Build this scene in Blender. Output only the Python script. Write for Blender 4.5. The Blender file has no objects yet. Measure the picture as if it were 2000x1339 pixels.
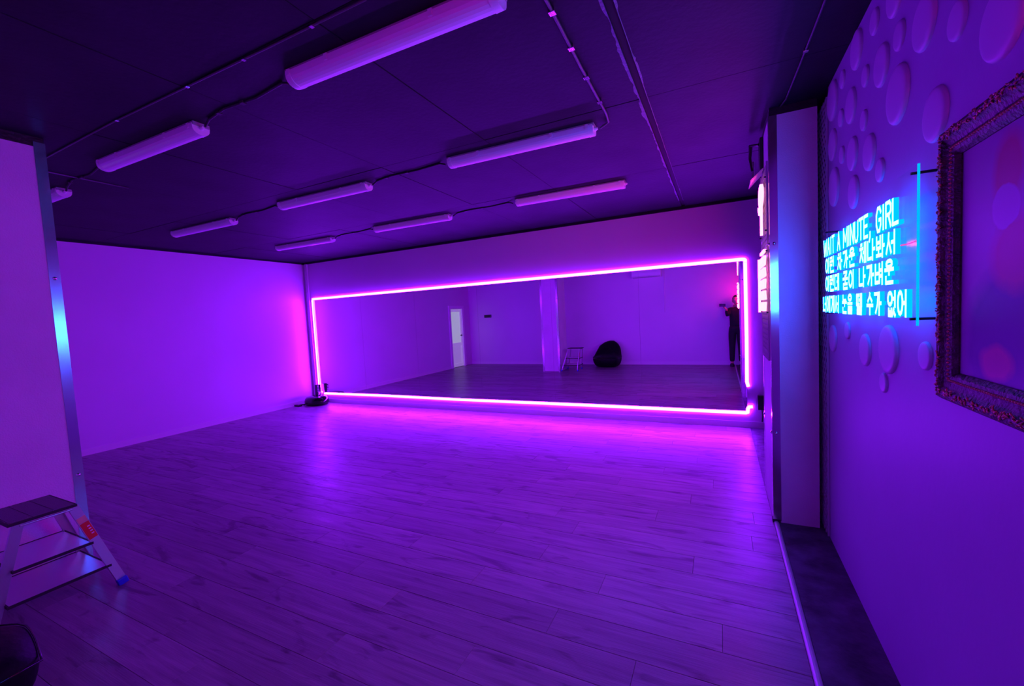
import bpy, bmesh, math, random
from math import sin, cos, pi, radians, sqrt, atan2
from mathutils import Vector, Matrix, noise
random.seed(7)
S = bpy.context.scene
COL = S.collection

# ------------------------------------------------------------------ camera
FPX, YAW, PITCH, ROLL = 830.2, .457, -.0631, -.0521
L, D, H, R, REAR = 7.35, 5.816, 2.75, .60, -.28      # left wall, mirror wall, ceiling, right wall, rear wall
fw = Vector((-sin(YAW)*cos(PITCH), cos(YAW)*cos(PITCH), sin(PITCH)))
rt = Vector((cos(YAW), sin(YAW), 0)); up = rt.cross(fw)
rt2 = cos(ROLL)*rt + sin(ROLL)*up; up2 = -sin(ROLL)*rt + cos(ROLL)*up
cam = bpy.data.cameras.new('camera'); cam.sensor_width = 36; cam.lens = FPX/2000*36; cam.clip_start = .01
co = bpy.data.objects.new('camera', cam); COL.objects.link(co)
m = Matrix((rt2, up2, -fw)).transposed().to_4x4(); m.translation = (0, 0, 1.5)
co.matrix_world = m; S.camera = co

# ------------------------------------------------------------------ world, exposure
w = bpy.data.worlds.new('world'); S.world = w; w.use_nodes = True
w.node_tree.nodes['Background'].inputs[0].default_value = (0, 0, 0, 1)
w.node_tree.nodes['Background'].inputs[1].default_value = 0
vs = S.view_settings
S.display_settings.display_device = 'sRGB'
vs.view_transform = 'Standard'; vs.look = 'None'; vs.gamma = 1; vs.exposure = 0; vs.use_curve_mapping = False
S.cycles.use_denoising = True
S.cycles.max_bounces = 10; S.cycles.diffuse_bounces = 5; S.cycles.glossy_bounces = 6; S.cycles.transparent_max_bounces = 12
S.cycles.sample_clamp_indirect = 6
# strengths of the lights the room has
LED = (31.5, 1.0, 132)            # violet LED flex round the mirror
BLUE = (.9, 6.5, 66)          # blue neon lettering
PINK = (82, .9, 24)           # pink neon on the pillar

# ------------------------------------------------------------------ materials
MATS = {}
def P(name, col, rough=.5, metal=0., spec=.5, emis=None, es=1., bump=None, vary=None, coat=0):
    m = bpy.data.materials.new(name); m.use_nodes = True; nt = m.node_tree
    b = nt.nodes['Principled BSDF']
    b.inputs['Base Color'].default_value = (*col, 1); b.inputs['Roughness'].default_value = rough
    b.inputs['Metallic'].default_value = metal; b.inputs['Specular IOR Level'].default_value = spec
    b.inputs['Coat Weight'].default_value = coat
    if emis:
        b.inputs['Emission Color'].default_value = (*emis, 1); b.inputs['Emission Strength'].default_value = es
    if bump or vary:
        tc = nt.nodes.new('ShaderNodeNewGeometry')
        nz = nt.nodes.new('ShaderNodeTexNoise'); nz.inputs['Scale'].default_value = (bump or vary)[0]; nz.inputs['Detail'].default_value = 5
        nt.links.new(tc.outputs['Position'], nz.inputs['Vector'])
        if bump:
            bp = nt.nodes.new('ShaderNodeBump'); bp.inputs['Strength'].default_value = bump[1]; bp.inputs['Distance'].default_value = bump[2] if len(bump) > 2 else .01
            nt.links.new(nz.outputs['Fac'], bp.inputs['Height']); nt.links.new(bp.outputs['Normal'], b.inputs['Normal'])
        if vary:
            n2 = nt.nodes.new('ShaderNodeTexNoise'); n2.inputs['Scale'].default_value = vary[0]; n2.inputs['Detail'].default_value = 6
            nt.links.new(tc.outputs['Position'], n2.inputs['Vector'])
            rp = nt.nodes.new('ShaderNodeValToRGB')
            rp.color_ramp.elements[0].position = .35; rp.color_ramp.elements[1].position = .68
            k = vary[1]; rp.color_ramp.elements[0].color = (*[c*(1-k) for c in col], 1); rp.color_ramp.elements[1].color = (*[min(1, c*(1+k)) for c in col], 1)
            nt.links.new(n2.outputs['Fac'], rp.inputs['Fac']); nt.links.new(rp.outputs['Color'], b.inputs['Base Color'])
    MATS[name] = m
    return m
def EM(name, col):
    m = bpy.data.materials.new(name); m.use_nodes = True; nt = m.node_tree
    nt.nodes.clear(); e = nt.nodes.new('ShaderNodeEmission'); o = nt.nodes.new('ShaderNodeOutputMaterial')
    k = max(col); e.inputs[0].default_value = (*[c/k for c in col], 1); e.inputs[1].default_value = k
    nt.links.new(e.outputs[0], o.inputs[0]); MATS[name] = m; return m

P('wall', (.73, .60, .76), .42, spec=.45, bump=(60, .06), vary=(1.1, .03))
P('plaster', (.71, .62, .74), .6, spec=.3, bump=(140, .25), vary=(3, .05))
P('mural', (.42, .34, .54), .5, spec=.35, bump=(45, .05), vary=(1.4, .05))
P('mural_bubble', (.62, .50, .70), .45, spec=.4)
P('ceiling_black', (.017, .016, .023), .6, spec=.16, bump=(35, .15), vary=(2.2, .25))
P('black_paint', (.012, .012, .015), .5, bump=(60, .4))
P('baseboard', (.78, .76, .78), .35)
P('metal', (.75, .75, .77), .16, 1.)
P('alu', (.78, .78, .8), .32, .85)
P('stud', (.95, .95, .95), .12, 1.)
P('white_plastic', (.88, .80, .90), .3, spec=.5)
P('batten_tray', (.35, .35, .36), .45)
P('black_plastic', (.012, .012, .014), .35)
P('black_gloss', (.006, .006, .008), .18)
P('black_rubber', (.02, .02, .022), .6)
P('cable', (.03, .03, .035), .5)
P('pale_cable', (.09, .09, .10), .45)
P('leatherette', (.006, .005, .007), .55, spec=.10, bump=(14, .25, .03))
P('blue_foot', (.02, .05, .6), .4)
P('red_label', (.75, .03, .03), .4)
P('cream_label', (.75, .55, .3), .45)
P('tread_pad', (.16, .15, .17), .6, bump=(220, .5))
P('dark_vinyl', (.085, .078, .11), .5, spec=.4, bump=(26, .5), vary=(7, .6))
P('threshold', (.72, .70, .74), .35, .3)
P('joint', (.06, .055, .06), .7)
P('mesh_black', (.55, .52, .60), .45)
P('frame_wood', (.05, .026, .02), .42, bump=(90, .8, .008), vary=(30, .7))
P('frame_gold', (.55, .27, .16), .35, .4)
P('cloth_black', (.012, .012, .014), .8, bump=(40, .3))
P('skin', (.62, .36, .25), .5)
P('hair', (.015, .012, .01), .45)
P('crack_dark', (.004, .004, .005), .8)
P('torn_edge', (.16, .15, .20), .6, bump=(50, .8))
P('eye_white', (.8, .8, .8), .3)
P('lip', (.5, .18, .16), .5)
P('grille', (.03, .03, .035), .5)
EM('led', LED); EM('neon_blue', BLUE); EM('neon_pink', PINK); EM('neon_pink_soft', [c*.85 for c in PINK])
EM('blue_back_glow', (.0, 1.5, 14)); EM('neon_blue_side', (.0, .62, 7.5)); EM('neon_pink_side', (3.2, .85, 1.6)); EM('pink_wire_glow', (.9, .1, .35)); P('silicone', (.7, .62, .72), .4); EM('edge_glow', (.0, .50, .95))
P('frosted_pane', (.6, .65, .62), .5, emis=(.60, .72, .66), es=.42)
P('door_white_glow', (.8, .79, .8), .4, emis=(.55, .47, .72), es=.26)  # solid leaf and lower panel glow too: door brightness put into the material
P('mirror', (.90, .90, .91), .0, 1.)
# clear acrylic that lets the light of the lettering through
m_ = bpy.data.materials.new('acrylic'); m_.use_nodes = True; nt = m_.node_tree; nt.nodes.clear()
o_ = nt.nodes.new('ShaderNodeOutputMaterial'); mx = nt.nodes.new('ShaderNodeMixShader'); tr = nt.nodes.new('ShaderNodeBsdfTransparent')
gl = nt.nodes.new('ShaderNodeBsdfGlossy'); gl.inputs['Roughness'].default_value = .08; mx.inputs[0].default_value = .05
nt.links.new(tr.outputs[0], mx.inputs[1]); nt.links.new(tr.outputs[0], mx.inputs[1]); nt.links.new(gl.outputs[0], mx.inputs[2]); nt.links.new(mx.outputs[0], o_.inputs[0])
MATS['acrylic'] = m_
# laminate planks: grain along X, each plank its own tone
m_ = P('plank', (.34, .31, .33), .34, spec=.5); nt = m_.node_tree; b = nt.nodes['Principled BSDF']
ge = nt.nodes.new('ShaderNodeNewGeometry'); oi = nt.nodes.new('ShaderNodeObjectInfo')
sc_ = nt.nodes.new('ShaderNodeVectorMath'); sc_.operation = 'SCALE'; sc_.inputs[0].default_value = (37, 61, 11); nt.links.new(oi.outputs['Random'], sc_.inputs['Scale'])
ad = nt.nodes.new('ShaderNodeVectorMath'); ad.operation = 'ADD'; nt.links.new(ge.outputs['Position'], ad.inputs[0]); nt.links.new(sc_.outputs[0], ad.inputs[1])
def mapped(s):
    mp = nt.nodes.new('ShaderNodeMapping'); mp.inputs['Scale'].default_value = s; nt.links.new(ad.outputs[0], mp.inputs['Vector']); return mp
def nz_(s, scale, det, dist=0):
    n = nt.nodes.new('ShaderNodeTexNoise'); n.inputs['Scale'].default_value = scale; n.inputs['Detail'].default_value = det; n.inputs['Distortion'].default_value = dist
    nt.links.new(mapped(s).outputs[0], n.inputs['Vector']); return n
def ramp(src, p0, c0, p1, c1):
    r = nt.nodes.new('ShaderNodeValToRGB'); e = r.color_ramp.elements
    e[0].position, e[1].position = p0, p1; e[0].color = (*c0, 1); e[1].color = (*c1, 1); nt.links.new(src, r.inputs['Fac']); return r
def mul(a, b_, fac=1):
    x = nt.nodes.new('ShaderNodeMixRGB'); x.blend_type = 'MULTIPLY'; x.inputs[0].default_value = fac; nt.links.new(a, x.inputs[1]); nt.links.new(b_, x.inputs[2]); return x
g1 = ramp(nz_((1, 14, 1), 2.2, 8, .6).outputs['Fac'], .3, (.225, .20, .225), .72, (.36, .33, .36))
g2 = ramp(nz_((1.1, 5, 1), 1.6, 4, 1.6).outputs['Fac'], .33, (.40, .38, .40), .43, (1, 1, 1))      # dark cracks and knots
tn = ramp(oi.outputs['Random'], 0, (.80, .80, .80), 1, (1.12, 1.1, 1.12))
cc = mul(mul(g1.outputs[0], g2.outputs[0], .8).outputs[0], tn.outputs[0]); nt.links.new(cc.outputs[0], b.inputs['Base Color'])
bm_ = nt.nodes.new('ShaderNodeBump'); bm_.inputs['Strength'].default_value = .18; bm_.inputs['Distance'].default_value = .004
nt.links.new(nz_((1, 30, 1), 6, 6).outputs['Fac'], bm_.inputs['Height']); nt.links.new(bm_.outputs[0], b.inputs['Normal'])
rr = ramp(nz_((1, 6, 1), 3, 4).outputs['Fac'], .3, (.30,)*3, .7, (.42,)*3); nt.links.new(rr.outputs[0], b.inputs['Roughness'])

# ------------------------------------------------------------------ mesh helpers
class MB:
    def __init__(s): s.v = []; s.f = []; s.m = []; s.sm = []
    def add(s, vs, fs, mi=0, smooth=False):
        o = len(s.v); s.v += [tuple(v) for v in vs]
        for f in fs: s.f.append(tuple(i+o for i in f)); s.m.append(mi); s.sm.append(smooth)
        return s
    def box(s, x0, x1, y0, y1, z0, z1, mi=0):
        return s.add([(x, y, z) for x in (x0, x1) for y in (y0, y1) for z in (z0, z1)],
                     [(0, 1, 3, 2), (4, 6, 7, 5), (0, 4, 5, 1), (2, 3, 7, 6), (0, 2, 6, 4), (1, 5, 7, 3)], mi)
    def bar(s, a, b, wid, th, side=Vector((0, 0, 1)), mi=0, front=None):
        """box from a to b; side = thickness direction"""
        a, b = Vector(a), Vector(b); d = (b-a).normalized(); t = (side - d*side.dot(d)).normalized(); u = d.cross(t)
        vs = [p + u*su*wid/2 + t*sv*th/2 for p in (a, b) for su in (-1, 1) for sv in (-1, 1)]
        fs = [(0, 1, 3, 2), (4, 6, 7, 5), (0, 4, 5, 1), (2, 3, 7, 6), (0, 2, 6, 4), (1, 5, 7, 3)]
        s.add(vs, fs, mi)
        if front is not None: s.m[-1] = front        # +t face
        return s
    def tube(s, pts, r, n=8, mi=0, closed=False, cap=True):
        pts = [Vector(p) for p in pts]; N = len(pts); rings = []
        rad = r if isinstance(r, (list, tuple)) else [r]*N
        ref = None
        for i, p in enumerate(pts):
            a = pts[(i-1) % N] if (closed or i > 0) else p; c = pts[(i+1) % N] if (closed or i < N-1) else p
            d = (c-a); d = d.normalized() if d.length > 1e-9 else Vector((0, 0, 1))
            if ref is None: ref = Vector((0, 0, 1)) if abs(d.z) < .9 else Vector((1, 0, 0))
            u = (ref - d*ref.dot(d)).normalized(); ref = u; v = d.cross(u)
            # mitre
            k = 1
            if 0 < i < N-1 or closed:
                d1 = (p-a); 
                if d1.length > 1e-9: k = min(1.6, 1/max(.4, abs(d1.normalized().dot(d))))
            rings.append([p + (u*cos(2*pi*j/n) + v*sin(2*pi*j/n))*rad[i]*k for j in range(n)])
        fs = []
        for i in range(N if closed else N-1):
            for j in range(n):
                i2 = (i+1) % N; j2 = (j+1) % n
                fs.append((i*n+j, i*n+j2, i2*n+j2, i2*n+j))
        o = [q for r_ in rings for q in r_]
        s.add(o, fs, mi, True)
        if cap and not closed: 
            s.add(rings[0], [tuple(range(n-1, -1, -1))], mi); s.add(rings[-1], [tuple(range(n))], mi)
        return s
    def lathe(s, prof, cen=(0, 0, 0), n=24, mi=0, axis='Z', sx=1, sy=1):
        c = Vector(cen); vs = []
        for r, z in prof:
            for j in range(n):
                a = 2*pi*j/n; p = (r*cos(a)*sx, r*sin(a)*sy, z)
                if axis == 'X': p = (p[2], p[0], p[1])
                if axis == 'Y': p = (p[0], p[2], p[1])
                vs.append(c + Vector(p))
        fs = [(i*n+j, i*n+(j+1) % n, (i+1)*n+(j+1) % n, (i+1)*n+j) for i in range(len(prof)-1) for j in range(n)]
        s.add(vs, fs, mi, True)
        if prof[0][0] > 1e-6: s.add(vs[:n], [tuple(range(n-1, -1, -1))], mi)
        if prof[-1][0] > 1e-6: s.add(vs[-n:], [tuple(range(n))], mi)
        return s
    def build(s, name, mat, parent=None, off=None, fix=True, bevel=0):
        me = bpy.data.meshes.new(name)
        vs = s.v if off is None else [tuple(Vector(v)-Vector(off)) for v in s.v]
        me.from_pydata(vs, [], s.f)
        for mm in (mat if isinstance(mat, (list, tuple)) else [mat]): me.materials.append(MATS[mm])
        me.polygons.foreach_set('material_index', s.m); me.polygons.foreach_set('use_smooth', s.sm)
        if fix:
            bm = bmesh.new(); bm.from_mesh(me); bmesh.ops.recalc_face_normals(bm, faces=bm.faces); bm.to_mesh(me); bm.free()
        me.update()
        o = bpy.data.objects.new(name, me); COL.objects.link(o)
        if parent is not None: o.parent = parent
        elif off is not None: o.location = off
        if bevel:
            bv = o.modifiers.new('bevel', 'BEVEL'); bv.width = bevel; bv.segments = 2; bv.limit_method = 'ANGLE'
        return o
def tag(o, label=None, cat=None, group=None, kind=None):
    if label: o['label'] = label
    if cat: o['category'] = cat
    if group: o['group'] = group
    if kind: o['kind'] = kind
    return o
def empty(name, loc, label=None, cat=None, group=None, kind=None):
    o = bpy.data.objects.new(name, None); COL.objects.link(o); o.location = loc; o.empty_display_size = .1
    return tag(o, label, cat, group, kind)
def copy_tree(o, parent=None):
    c = o.copy(); COL.objects.link(c)
    if parent is not None: c.parent = parent
    for ch in list(o.children): copy_tree(ch, c)
    return c

# ================================================================== SETTING
T = .12
# ---- floor: dark slab in the joints, laminate planks on it
fl = MB().box(-L-T, R+T, REAR-T, D+T, -.12, -.006).build('floor', 'joint'); tag(fl, 'grey oak laminate plank floor of the dance studio', 'floor', kind='structure')
PW, PLn, GAP = .183, 1.285, .0012
XR = .305
def box_mesh(name, mat):
    mb = MB(); e = .0015
    mb.add([(-.5, -.5, -.010), (.5, -.5, -.010), (.5, .5, -.010), (-.5, .5, -.010), (-.5, -.5, -.0012), (.5, -.5, -.0012), (.5, .5, -.0012), (-.5, .5, -.0012),
            (-.499, -.492, 0), (.499, -.492, 0), (.499, .492, 0), (-.499, .492, 0)],
           [(0, 3, 2, 1), (0, 1, 5, 4), (1, 2, 6, 5), (2, 3, 7, 6), (3, 0, 4, 7), (4, 5, 9, 8), (5, 6, 10, 9), (6, 7, 11, 10), (7, 4, 8, 11), (8, 9, 10, 11)])
    return mb.build(name, mat)
plank0 = box_mesh('plank', 'plank'); first = True
y = 2.308 - PW*15; row = 0; starts = [0, .43, .86, .21, .64, 1.07, .33, .9, .12, .55]
while y < D - .004:
    y0, y1 = max(y, REAR), min(y+PW, D-.002)
    if y1 - y0 > .02:
        x = XR - starts[row % 10]*PLn*.97 - .06*(row % 3)
        xs = []
        xe = XR
        while xe > -L:
            xb = max(x, -L)
            if xe - xb > .05: xs.append((xb, xe))
            xe = x; x -= PLn
        for xb, xe in xs:
            p = plank0 if first else plank0.copy()
            if not first: COL.objects.link(p)
            first = False
            p.parent = fl; p.location = ((xb+xe)/2, (y0+y1)/2, 0); p.scale = (xe-xb-GAP, y1-y0-GAP, 1)
    y += PW; row += 1
tag(MB().box(.338, R, REAR, 3.305, -.006, -.001).build('floor_edge', 'dark_vinyl'), 'dark marbled vinyl floor border along the mural wall', 'floor', kind='structure')
tag(MB().box(.305, R, 3.305, D, -.006, -.001).build('floor_corner', 'dark_vinyl'), 'floor border behind the right pillar', 'floor', kind='structure')
mb = MB(); prof = [(.306, 0), (.309, .007), (.316, .0105), (.324, .0105), (.331, .007), (.336, 0)]
for i in range(5):
    (a, za), (c, zc) = prof[i], prof[i+1]
    mb.add([(a, REAR, za), (c, REAR, zc), (c, 3.30, zc), (a, 3.30, za)], [(0, 1, 2, 3)], 0, True)
mb.add([(p[0], 3.30, p[1]) for p in prof], [tuple(range(6))])
tag(mb.build('trim_1', 'threshold'), 'rounded pale threshold strip between laminate and dark border', 'trim', kind='structure')

# ---- walls
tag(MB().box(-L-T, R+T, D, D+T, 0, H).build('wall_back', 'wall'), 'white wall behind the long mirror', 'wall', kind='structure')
DY0, DY1, DZ = .12, .86, 1.86
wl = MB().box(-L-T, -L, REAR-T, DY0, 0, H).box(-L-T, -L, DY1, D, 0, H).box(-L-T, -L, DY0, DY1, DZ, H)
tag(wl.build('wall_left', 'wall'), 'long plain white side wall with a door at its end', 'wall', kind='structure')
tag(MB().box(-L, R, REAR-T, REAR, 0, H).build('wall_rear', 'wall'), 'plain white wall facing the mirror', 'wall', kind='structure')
tag(MB().box(R, R+T, REAR-T, 3.195, 0, H).build('wall_right', 'mural'), 'mural wall with round raised bubbles', 'wall', kind='structure')
tag(MB().box(R+.004, R+T, 3.195, D, 0, H).build('wall_side', 'black_paint'), 'black painted wall strip beside the right pillar', 'wall', kind='structure')
# baseboards
BBH = .075
tag(MB().box(-L, -L+.012, DY1+.07, D, 0, BBH).box(-L, -L+.016, DY1+.07, D, 0, .012).build('baseboard_left', 'baseboard'), 'low white baseboard of the side wall', 'baseboard', kind='structure')
tag(MB().box(-L+.012, R, D-.013, D, 0, BBH).build('baseboard_back', 'baseboard'), 'low white baseboard under the mirror', 'baseboard', kind='structure')
tag(MB().box(-L, R, REAR, REAR+.012, 0, BBH).build('baseboard_rear', 'baseboard'), 'low white baseboard of the rear wall', 'baseboard', kind='structure')
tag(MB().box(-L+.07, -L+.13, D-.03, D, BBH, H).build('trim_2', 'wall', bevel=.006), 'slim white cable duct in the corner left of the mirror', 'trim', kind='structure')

# ---- ceiling: dark slab, painted boards with seams
ce = MB().box(-L-T, R+T, REAR-T, D+T, H+.012, H+.14).build('ceiling', 'crack_dark'); tag(ce, 'black painted board ceiling', 'ceiling', kind='structure')
xsS = [-L-.02, -6.47, -5.46, -4.455, -3.44, -2.43, -1.47, -.39, R+.02]
ysS = [REAR-.02, 1.31, 2.72, 4.13, D+.02]
for i in range(len(xsS)-1):
    for j in range(len(ysS)-1):
        g = .0022
        a = xsS[i] + (.028 if abs(xsS[i]+.39) < .01 else g); c = xsS[i+1] - (.012 if abs(xsS[i+1]+.39) < .01 else g)
        e = .0006*((i*7+j*3) % 5)
        MB().box(a, c, ysS[j]+g, ysS[j+1]-g, H-e, H+.011).build('ceiling_board', 'ceiling_black', ce, bevel=.0015)
# torn filler along the open joint
mb = MB(); N = 160
for sgn, base in ((-1, -.402), (1, -.362)):
    last = None
    for k in range(N+1):
        yy = 1.35 + (D-.35-1.35)*k/N
        wd = .010 + .040*max(0, noise.noise((yy*1.9, sgn*3, 0))) + .014*noise.noise((yy*9, sgn, 4)) + .006*noise.noise((yy*31, sgn, 7))
        if sgn > 0: wd = (wd-.014)*.9
        wd = max(.003, wd); dz = .004 + .010*max(0, noise.noise((yy*6, sgn*2, 9)))
        cur = [(base, yy, H+.004), (base, yy, H-dz), (base+sgn*wd, yy, H-.0012), (base+sgn*wd, yy, H+.004)]
        if last:
            vs = last+cur
            mb.add(vs, [(0, 1, 5, 4), (1, 2, 6, 5), (2, 3, 7, 6), (3, 0, 4, 7)])
        last = cur
mb.build('torn_joint', 'torn_edge', ce)
tag(MB().box(-L, R, D-.03, D, H-.035, H).build('trim_3', 'ceiling_black'), 'black painted strip where ceiling meets mirror wall', 'trim', kind='structure')
tag(MB().box(-L, -L+.02, REAR, D-.03, H-.03, H).build('trim_4', 'ceiling_black'), 'black painted strip where ceiling meets side wall', 'trim', kind='structure')

# ---- pillars with metal corner guards
def guard(parent, x, y, dx, dy, z0, z1, wd=.05, taper=0):
    """angle guard on the vertical edge (x,y); legs run in dx and dy directions"""
    t = .0025; mb = MB()
    xa, xb = sorted((x - (t if dx > 0 else -t), x + dx*wd)); ya, yb = sorted((y - (t if dy > 0 else -t), y))
    mb.box(xa, xb, ya, yb, z0, z1)
    if taper: mb.v = [(v[0], v[1] - taper*(wd - (v[0]-x)*dx) if v[1] < y - .001 else v[1], v[2]) for v in mb.v]
    xa, xb = sorted((x - (t if dx > 0 else -t), x)); ya, yb = sorted((y, y + dy*wd))
    mb.box(xa, xb, ya, yb, z0, z1)
    g = mb.build('corner_guard', 'metal', parent)
    for z in (.62, 1.885):
        for (cx, cy, ax, d) in ((x + dx*wd*.5, y - (t if dy > 0 else -t), 'Y', -dy), (x - (t if dx > 0 else -t), y + dy*wd*.5, 'X', -dx)):
            pr = [(.0001, .0095), (.006, .0085), (.010, .005), (.0115, .0)]
            MB().lathe([(r, h*d) for r, h in pr], (cx, cy, z), 10, 0, ax).build('stud', 'stud', g)
lp = MB().box(-4.24, -3.76, .60, 1.195, 0, 2.69).build('pillar', 'plaster'); tag(lp, 'white plastered pillar behind the step ladder', 'pillar', kind='structure')
mb = MB().box(-4.238, -3.762, .602, 1.193, 2.68, H); mb.build('painted_top', 'black_paint', lp)
guard(lp, -3.76, 1.195, -1, -1, 0, 2.72); guard(lp, -4.24, 1.195, 1, -1, 0, 2.655)
PX, PY, PYB = .306, 3.307, 3.90
rp_ = MB().box(PX, .566, PY, PYB, 0, 2.70).build('pillar', 'plaster'); tag(rp_, 'white pillar between mural wall and mirror, lit blue', 'pillar', kind='structure')
MB().box(PX+.002, .566, PY+.002, PYB-.002, 2.69, H).build('painted_top', 'black_paint', rp_)
guard(rp_, PX, PY, 1, 1, .01, 2.70, .045, .055); guard(rp_, PX, PYB, 1, -1, 0, 2.62, .045)
MB().box(PX-.008, PX+.04, PY-.008, PY+.04, 0, .02).build('guard_foot', 'black_rubber', rp_)

# ---- door at the end of the side wall (seen in the mirror)
dr = empty('door_1', (-L, (DY0+DY1)/2, 0), 'white half-glazed door with frosted lit pane', 'door', kind='structure')
def dpart(mb, name, mat, parent, bev=0):
    o = mb.build(name, mat, parent, bevel=bev)
    return o
oy = (DY0+DY1)/2
def loc(mb):   # world -> door local
    mb.v = [(v[0]+L, v[1]-oy, v[2]) for v in mb.v]; return mb
dpart(loc(MB().box(-L-T, -L+.02, DY0, DY0+.05, 0, DZ).box(-L-T, -L+.02, DY1-.05, DY1, 0, DZ).box(-L-T, -L+.02, DY0+.05, DY1-.05, DZ-.05, DZ)
          .box(-L, -L+.02, DY0-.05, DY0, 0, DZ+.05).box(-L, -L+.02, DY1, DY1+.05, 0, DZ+.05).box(-L, -L+.02, DY0, DY1, DZ, DZ+.05)), 'door_frame', 'white_plastic', dr)
a, c = DY0+.055, DY1-.055; xf = -L-.035
leaf = dpart(loc(MB().box(xf-.04, xf, a, a+.075, .01, DZ-.055).box(xf-.04, xf, c-.075, c, .01, DZ-.055).box(xf-.04, xf, a+.075, c-.075, DZ-.14, DZ-.055)
             .box(xf-.04, xf, a+.075, c-.075, .66, .76).box(xf-.04, xf, a+.075, c-.075, .01, .11)), 'door_leaf', 'door_white_glow', dr)
dpart(loc(MB().box(xf-.026, xf-.014, a+.075, c-.075, .76, DZ-.14)), 'pane', 'frosted_pane', leaf)
dpart(loc(MB().box(xf-.03, xf-.012, a+.075, c-.075, .11, .66)), 'lower_panel', 'door_white_glow', leaf)
hd = MB().lathe([(.024, 0), (.024, .008), (.01, .01), (.01, .04)], (xf, a+.04, .98), 12, 0, 'X'); hd.tube([(xf+.04, a+.04, .98), (xf+.04, a+.15, .98)], .009)
dpart(loc(hd), 'handle', 'black_plastic', leaf)

# ================================================================== MIRROR AND LED FRAME
X1, X2, Z1, Z2 = -7.143, .279, .183, 2.03
YM = D - .006
mr = empty('wall_mirror', ((X1+X2)/2, D, Z1), 'long frameless wall mirror outlined by violet LED tube', 'mirror')
mx0, mz0 = (X1+X2)/2, Z1
n = 6
for i in range(n):
    a = X1 + (X2-X1)*i/n; c = X1 + (X2-X1)*(i+1)/n
    MB().box(a-mx0+.0007, c-mx0-.0007, -.006, -.001, Z1-mz0, Z2-mz0).build('mirror_pane', 'mirror', mr)
led = empty('led_light_strip', ((X1+X2)/2, D-.02, Z1), 'glowing violet LED tube running round the mirror', 'LED tube')
ly = -.003
def ltube(pts):
    """silicone LED flex: pale channel with a glowing domed front, swept along the mirror edge"""
    P_ = [Vector((p[0]-mx0, 0, p[1]-mz0)) for p in pts]; N_ = len(P_); hwid = .0185
    prof = [(-hwid, .0), (-hwid, .010)] + [(-hwid*cos(pi*k/6), .010+.008*sin(pi*k/6)) for k in range(1, 6)] + [(hwid, .010), (hwid, .0)]
    rings = []
    for i in range(N_):
        a_ = (P_[i]-P_[i-1]).normalized() if i else (P_[1]-P_[0]).normalized(); c_ = (P_[i+1]-P_[i]).normalized() if i < N_-1 else a_
        t = (a_+c_).normalized(); sd_ = t.cross(Vector((0, -1, 0))); k = 1/max(.5, t.dot(a_))
        rings.append([P_[i] + sd_*u*k + Vector((0, ly+.0095-v, 0)) for u, v in prof])
    mb = MB(); n_ = len(prof)
    for i in range(N_-1):
        for j in range(n_-1):
            mb.add([rings[i][j], rings[i][j+1], rings[i+1][j+1], rings[i+1][j]], [(0, 1, 2, 3)], 0 if 1 <= j <= n_-3 else 1)
    mb.add(rings[0], [tuple(range(n_))], 1); mb.add(rings[-1], [tuple(range(n_))], 1)
    mb.build('tube', ['led', 'silicone'], led, fix=False)
ltube([(X1, Z2), (X2-.03, Z2), (X2-.008, Z2-.004), (X2, Z2-.012), (X2, Z2-.04)])
ltube([(X1, Z2-.016), (X1, Z1+.045)])
ltube([(X2, Z2-.042), (X2+.002, 1.1), (X2-.002, .56), (X2+.012, .505)])
ltube([(X1+.13, Z1-.005), (X1+1.6, Z1+.004), (X1+3.3, Z1-.004), (X1+5.4, Z1+.002), (X2-.02, Z1), (X2, Z1+.008), (X2+.004, Z1+.05), (X2+.018, Z1+.075), (X2+.055, Z1+.078)])
ltube([(X1+.005, Z1+.04), (X1+.02, Z1+.02), (X1+.06, Z1+.012)])

# ================================================================== CEILING BATTENS
bt = empty('batten_light', (0, 0, H), 'unlit white tube batten light on the black ceiling', 'ceiling light', 'batten lights in three rows on the ceiling')
hl = .568
MB().box(-hl-.01, hl+.01, -.048, .048, -.022, 0).build('tray', 'batten_tray', bt, bevel=.003)
mb = MB(); na = 10
prof = [(-.050, -.012)] + [(.050*-cos(pi*k/na)*1.0, -.024-.046*sin(pi*k/na)**.8) for k in range(na+1)] + [(.050, -.012)]
for k in range(len(prof)-1):
    (ya, za), (yb, zb) = prof[k], prof[k+1]
    mb.add([(-hl+.03, ya, za), (hl-.03, ya, za), (hl-.03, yb, zb), (-hl+.03, yb, zb)], [(0, 1, 2, 3)], 0, True)
mb.build('diffuser', 'white_plastic', bt)
for s in (-1, 1):
    mb = MB(); x0, x1 = s*(hl-.032), s*(hl+.004)
    p2 = [(a*1.04, b*1.03 if b < -.013 else b) for a, b in prof]
    mb.add([(x0, a, b) for a, b in p2] + [(x1, a*.97, b*.98) for a, b in p2], [(i, i+1, len(p2)+i+1, len(p2)+i) for i in range(len(p2)-1)], 0, True)
    mb.add([(x1, a*.97, b*.98) for a, b in p2], [tuple(range(len(p2)))]); mb.add([(x0, a, b) for a, b in p2], [tuple(range(len(p2)))])
    cap = mb.build('end_cap', 'white_plastic', bt)
    MB().lathe([(.013, 0), (.013, s*.010), (.008, s*.018), (.008, s*.022)], (s*(hl+.004), 0, -.03), 10, 0, 'X').build('cable_gland', 'white_plastic', cap)
    for yy in (-1, 1):
        for q in ((.30, .55) if s < 0 else (.28, .53)):
            MB().box(s*q-.010, s*q+.010, yy*.050-.004, yy*.050+.004, -.036, -.008).build('clip', 'white_plastic', bt)
ROWS = ('row farthest from the mirror', 'centre row of the ceiling', 'row nearest the mirror')
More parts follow.
